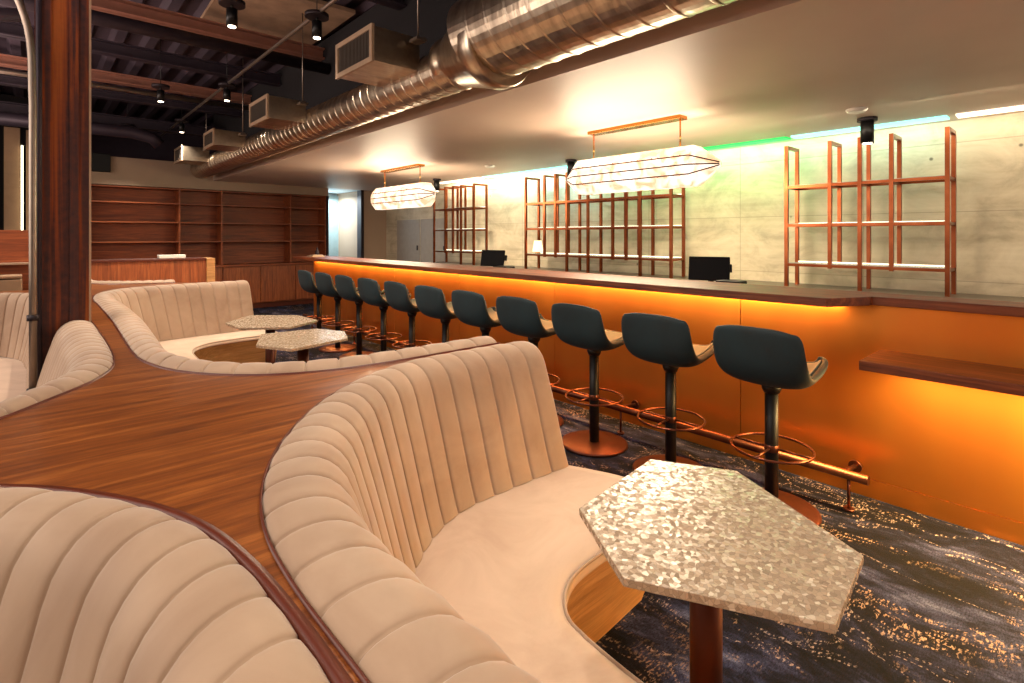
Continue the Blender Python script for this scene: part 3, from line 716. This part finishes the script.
tag(MB().lathe([(.025, 1.083), (.03, 1.09), (.03, 1.16), (.012, 1.19), (.012, 1.22)], (3.3, 8.2, 0), 16).build('bottle', 'dark_steel'), 'small dark bottle at the far end of the bar top', 'bottle')
tag(MB().box(3.1, 3.3, 7.9, 8.1, 1.083, 1.10).box(3.13, 3.28, 7.93, 8.07, 1.10, 1.115).build('folded_cloth', 'grille_frame', bevel=.004), 'folded tan cloth on the far end of the bar top', 'cloth')

# ------------------------------------------------------------------ duct with branches
dc = empty('ventilation_duct', (2.2, 4, 2.6), 'long shiny spiral galvanised ventilation duct beside the dropped ceiling', 'duct')
def spiral(y0, y1, r, cx, cz, pitch, name, n=48):
    prof = []; y = y0
    while y < y1:
        prof += [(r, y), (r, y+pitch*.86), (r+.004, y+pitch*.90), (r+.004, y+pitch*.96)]; y += pitch
    prof.append((r, y1))
    # sheared rings imitate the helical seam
    vs = []; 
    for rr, yy in prof:
        for k_ in range(n):
            a_ = 2*PI*k_/n; vs.append((cx+rr*math.cos(a_), yy+pitch*(k_/n if False else .35*math.sin(a_)), cz+rr*math.sin(a_)))
    fs = []
    for j in range(len(prof)-1):
        for k_ in range(n): fs.append((j*n+k_, j*n+(k_+1) % n, (j+1)*n+(k_+1) % n, (j+1)*n+k_))
    b = MB().add(vs, fs, False); b.add(vs[:n], [tuple(range(n))]); b.add(vs[-n:], [tuple(range(n))])
    return b.build(name, 'galvanised', dc)
spiral(2.62, 10.6, .158, 2.2, 2.575, .13, 'narrow_section')
spiral(-2.4, 2.55, .272, 2.17, 2.675, .17, 'wide_section')
MB().lathe([(.272, 2.50), (.282, 2.52), (.282, 2.60), (.272, 2.62), (.2, 2.9), (.166, 3.0), (.172, 3.02), (.172, 3.08), (.16, 3.1)], (2.185, 0, 2.62), 40, 'y').build('reducer', 'galvanised', dc)
bxs = [(3.26, 3.83, 2.573, 2.828), (5.40, 5.97, 2.54, 2.78), (7.46, 7.98, 2.545, 2.76), (9.38, 9.94, 2.555, 2.79)]
nm_ = ['nearest square air grille box on the duct side', 'second square air grille box along the duct', 'third square air grille box along the duct', 'farthest square air grille box, at the end of the duct']
for (y0, y1, z0, z1), l_ in zip(bxs, nm_):
    g_ = empty('air_diffuser', (1.7, (y0+y1)/2, z0), l_, 'air vent', 'air grille boxes on the duct')
    MB().box(1.70, 2.06, y0+.01, y1-.01, z0+.01, z1-.01).build('box', 'galvanised', g_)
    f = .035; b = MB().box(1.68, 1.70, y0, y1, z0, z0+f).box(1.68, 1.70, y0, y1, z1-f, z1).box(1.68, 1.70, y0, y0+f, z0+f, z1-f).box(1.68, 1.70, y1-f, y1, z0+f, z1-f)
    b.build('frame', 'grille_frame', g_)
    b = MB(); y = y0+f+.01
    while y < y1-f-.01: b.box(1.684, 1.697, y, y+.007, z0+f, z1-f); y += .022
    b.build('louvre', 'grille_dark', g_)
    h = MB().tube([(2.0, (y0+y1)/2-.35, z1-.06), (2.0, (y0+y1)/2-.35, 3.68)], .006, 6)
    h.box(1.96, 2.04, (y0+y1)/2-.4, (y0+y1)/2-.3, z1-.07, z1-.05)
    tag(h.build('duct_hanger', 'conduit'), 'threaded hanger rod beside the '+l_, 'hanger rod', 'duct hanger rods')

# pipes in the ceiling
tag(MB().tube([(-3.4, 5.75, 3.28), (SX, 5.82, 3.28)], .062, 16).build('ceiling_pipe', 'dark_pipe'), 'thick dark pipe crossing under the copper-coloured ceiling beam', 'pipe')
tag(MB().tube([(-3.4, 9.7, 2.95), (1.1, 9.7, 2.95), (1.35, 9.7, 2.9), (1.45, 9.7, 2.8)], .09, 16).build('drain_pipe', 'dark_pipe'), 'dark elbowed pipe near the far wall under the ceiling', 'pipe')
tag(MB().tube([(-3.4, 8.0, 3.2), (SX, 8.05, 3.2)], .03, 12).build('ceiling_pipe', 'conduit'), 'thin pipe crossing the dark ceiling before the far beams', 'pipe')
tag(MB().tube([(-3.4, 4.9, 3.3), (-.1, 4.9, 3.3), (-.05, 4.9, 2.9), (-.7, 4.9, 2.75)], .05, 12).build('ceiling_pipe', 'dark_pipe'), 'bent dark pipe left of the rusted column near the ceiling', 'pipe')
tag(MB().box(.62, .95, 10.9, 10.98, 2.45, 2.75).build('loudspeaker', 'black_plastic', bevel=.01), 'black rectangular box high on the far wall right of the column', 'speaker')
tr1 = tag(MB().tube([(1.66, -2.5, 3.15), (1.66, 11, 3.15)], .016, 10).build('lighting_conduit', 'conduit'), 'long metal conduit carrying spotlights, nearer the duct', 'conduit')
def spot(x, y, zb, lab, e, top=3.15, rodz=True, r=.038, h=.13, cone=1.9):
    g_ = empty('ceiling_spotlight', (x, y, zb), lab, 'spotlight', 'black cylinder spotlights')
    MB().lathe([(r*.82, zb+.004), (r, zb), (r, zb+h), (r*.5, zb+h+.005)], (x, y, 0), 28).build('housing', 'black_metal', g_)
    MB().lathe([(r*.7, zb-.004), (r*.7, zb+.003)], (x, y, 0), 24).build('lens', 'spot_emit', g_)
    MB().lathe([(.09 if rodz else .075, top-.03), (.09 if rodz else .075, top)], (x, y, 0), 28).build('canopy', 'dark_steel', g_)
    if rodz: MB().tube([(x, y, top), (x, y, 3.70)], .004, 6).build('hanger_rod', 'black_metal', g_)
    if top-.03 > zb+h+.01: MB().tube([(x, y, zb+h), (x, y, top-.02)], .01, 8).build('stem', 'black_metal', g_)
    light('spot', 'SPOT', (x, y, zb-.01), e*(1.9 if y > 4 and rodz else 1), (1, .86, .70), (0, 0, 0), spot_size=cone, spot_blend=.7, shadow_soft_size=.04)
EB = 95
for y, l_ in ((1.5, 'unseen'), (4.13, 'black cylinder spotlight hanging nearest the duct grille'), (6.74, 'black cylinder spotlight under the conduit above the far booth'), (9.25, 'small black spotlight near the far wall beside the duct')):
    spot(1.66, y, 2.96, l_ if l_ != 'unseen' else 'black spotlight overhead near the front table, out of view', EB)
for y, l_ in ((-1.0, 'added unseen black spotlight behind the viewpoint over the front booths'), (1.7, 'added unseen black spotlight overhead above the front divider'), (4.33, 'black cylinder spotlight on the left line, nearest one in view'), (7.3, 'black cylinder spotlight on the left line, below the dark beams'), (10.2, 'farthest black spotlight on the left line, near the far wall')):
    spot(1.1, y, 2.96, l_, EB)  # the two nearest are added, unseen, as key light for the front booths
for x, y, l_ in ((-1.0, .4, 'added unseen black spotlight over the left booth'), (-1.0, 3.6, 'added unseen black spotlight over the far left booth'), (-1.0, 7.0, 'added unseen black spotlight over the left counter'), (.35, -.8, 'added unseen black spotlight behind the viewpoint')):
    spot(x, y, 2.96, l_, EB)  # this set is added out of view to raise the brightness
for y, l_ in ((7.92, 'black surface spotlight on the dropped ceiling beside the far chandelier'), (4.74, 'black surface spotlight behind the near chandelier'), (1.34, 'black surface spotlight in front of the right rack')):
    spot(5.35, y, 2.2, l_, 22, top=SZ, rodz=False, r=.05, h=.2)
for (x, y, l_) in ((4.9, 1.3, 'round white smoke detector on the dropped ceiling near the right rack'), (4.9, 5.9, 'round white smoke detector on the dropped ceiling between the chandeliers')):
    tag(MB().lathe([(.06, SZ-.03), (.075, SZ-.012), (.075, SZ)], (x, y, 0), 28).build('smoke_detector', 'smooth_white'), l_, 'smoke detector')

# ------------------------------------------------------------------ corridor light, plus added fill without fixtures
light('corridor_light', 'AREA', (5.0, 11.9, 2.3), 55, (.8, .93, 1), (0, 0, 0), shape='RECTANGLE', size=.5, size_y=.5)
light('room_fill', 'AREA', (-1.8, 1.2, 3.3), 60, (1, .88, .78), (0, -.35, 0), shape='RECTANGLE', size=2.5, size_y=5)  # added fill over the near left, no such fixture
light('near_fill', 'AREA', (3.0, -2.2, 1.9), 34, (1, .82, .66), (1.75, 0, 0), shape='RECTANGLE', size=3, size_y=1)  # added fill towards the bar and soffit, no lamp behind it
light('left_fill', 'AREA', (-3.2, 5.5, 2.2), 150, (1, .86, .74), (0, -1.35, 0), shape='RECTANGLE', size=2, size_y=7)  # added side fill from beyond the left edge, no source there
light('ceiling_fill', 'AREA', (-1.5, 4.5, 2.4), 260, (1, .70, .60), (PI, 0, 0), shape='RECTANGLE', size=2.5, size_y=9)  # added uplight to lift the dark deck, no cove is built
light('back_bar_fill', 'AREA', (4.9, 3.2, SZ-.01), 74, (1, .84, .60), (0, -.45, 0), shape='RECTANGLE', size=.3, size_y=10)  # added wash that brightens the concrete wall, no fixture for it
# ------------------------------------------------------------------ world / view
wd = bpy.data.worlds.new('world'); scn.world = wd; wd.use_nodes = True
wd.node_tree.nodes['Background'].inputs[0].default_value = (.9, .75, .65, 1); wd.node_tree.nodes['Background'].inputs[1].default_value = .4
vs_ = scn.view_settings; vs_.view_transform = 'Standard'; vs_.look = 'None'; vs_.gamma = 1; vs_.use_curve_mapping = False; vs_.exposure = 0.2
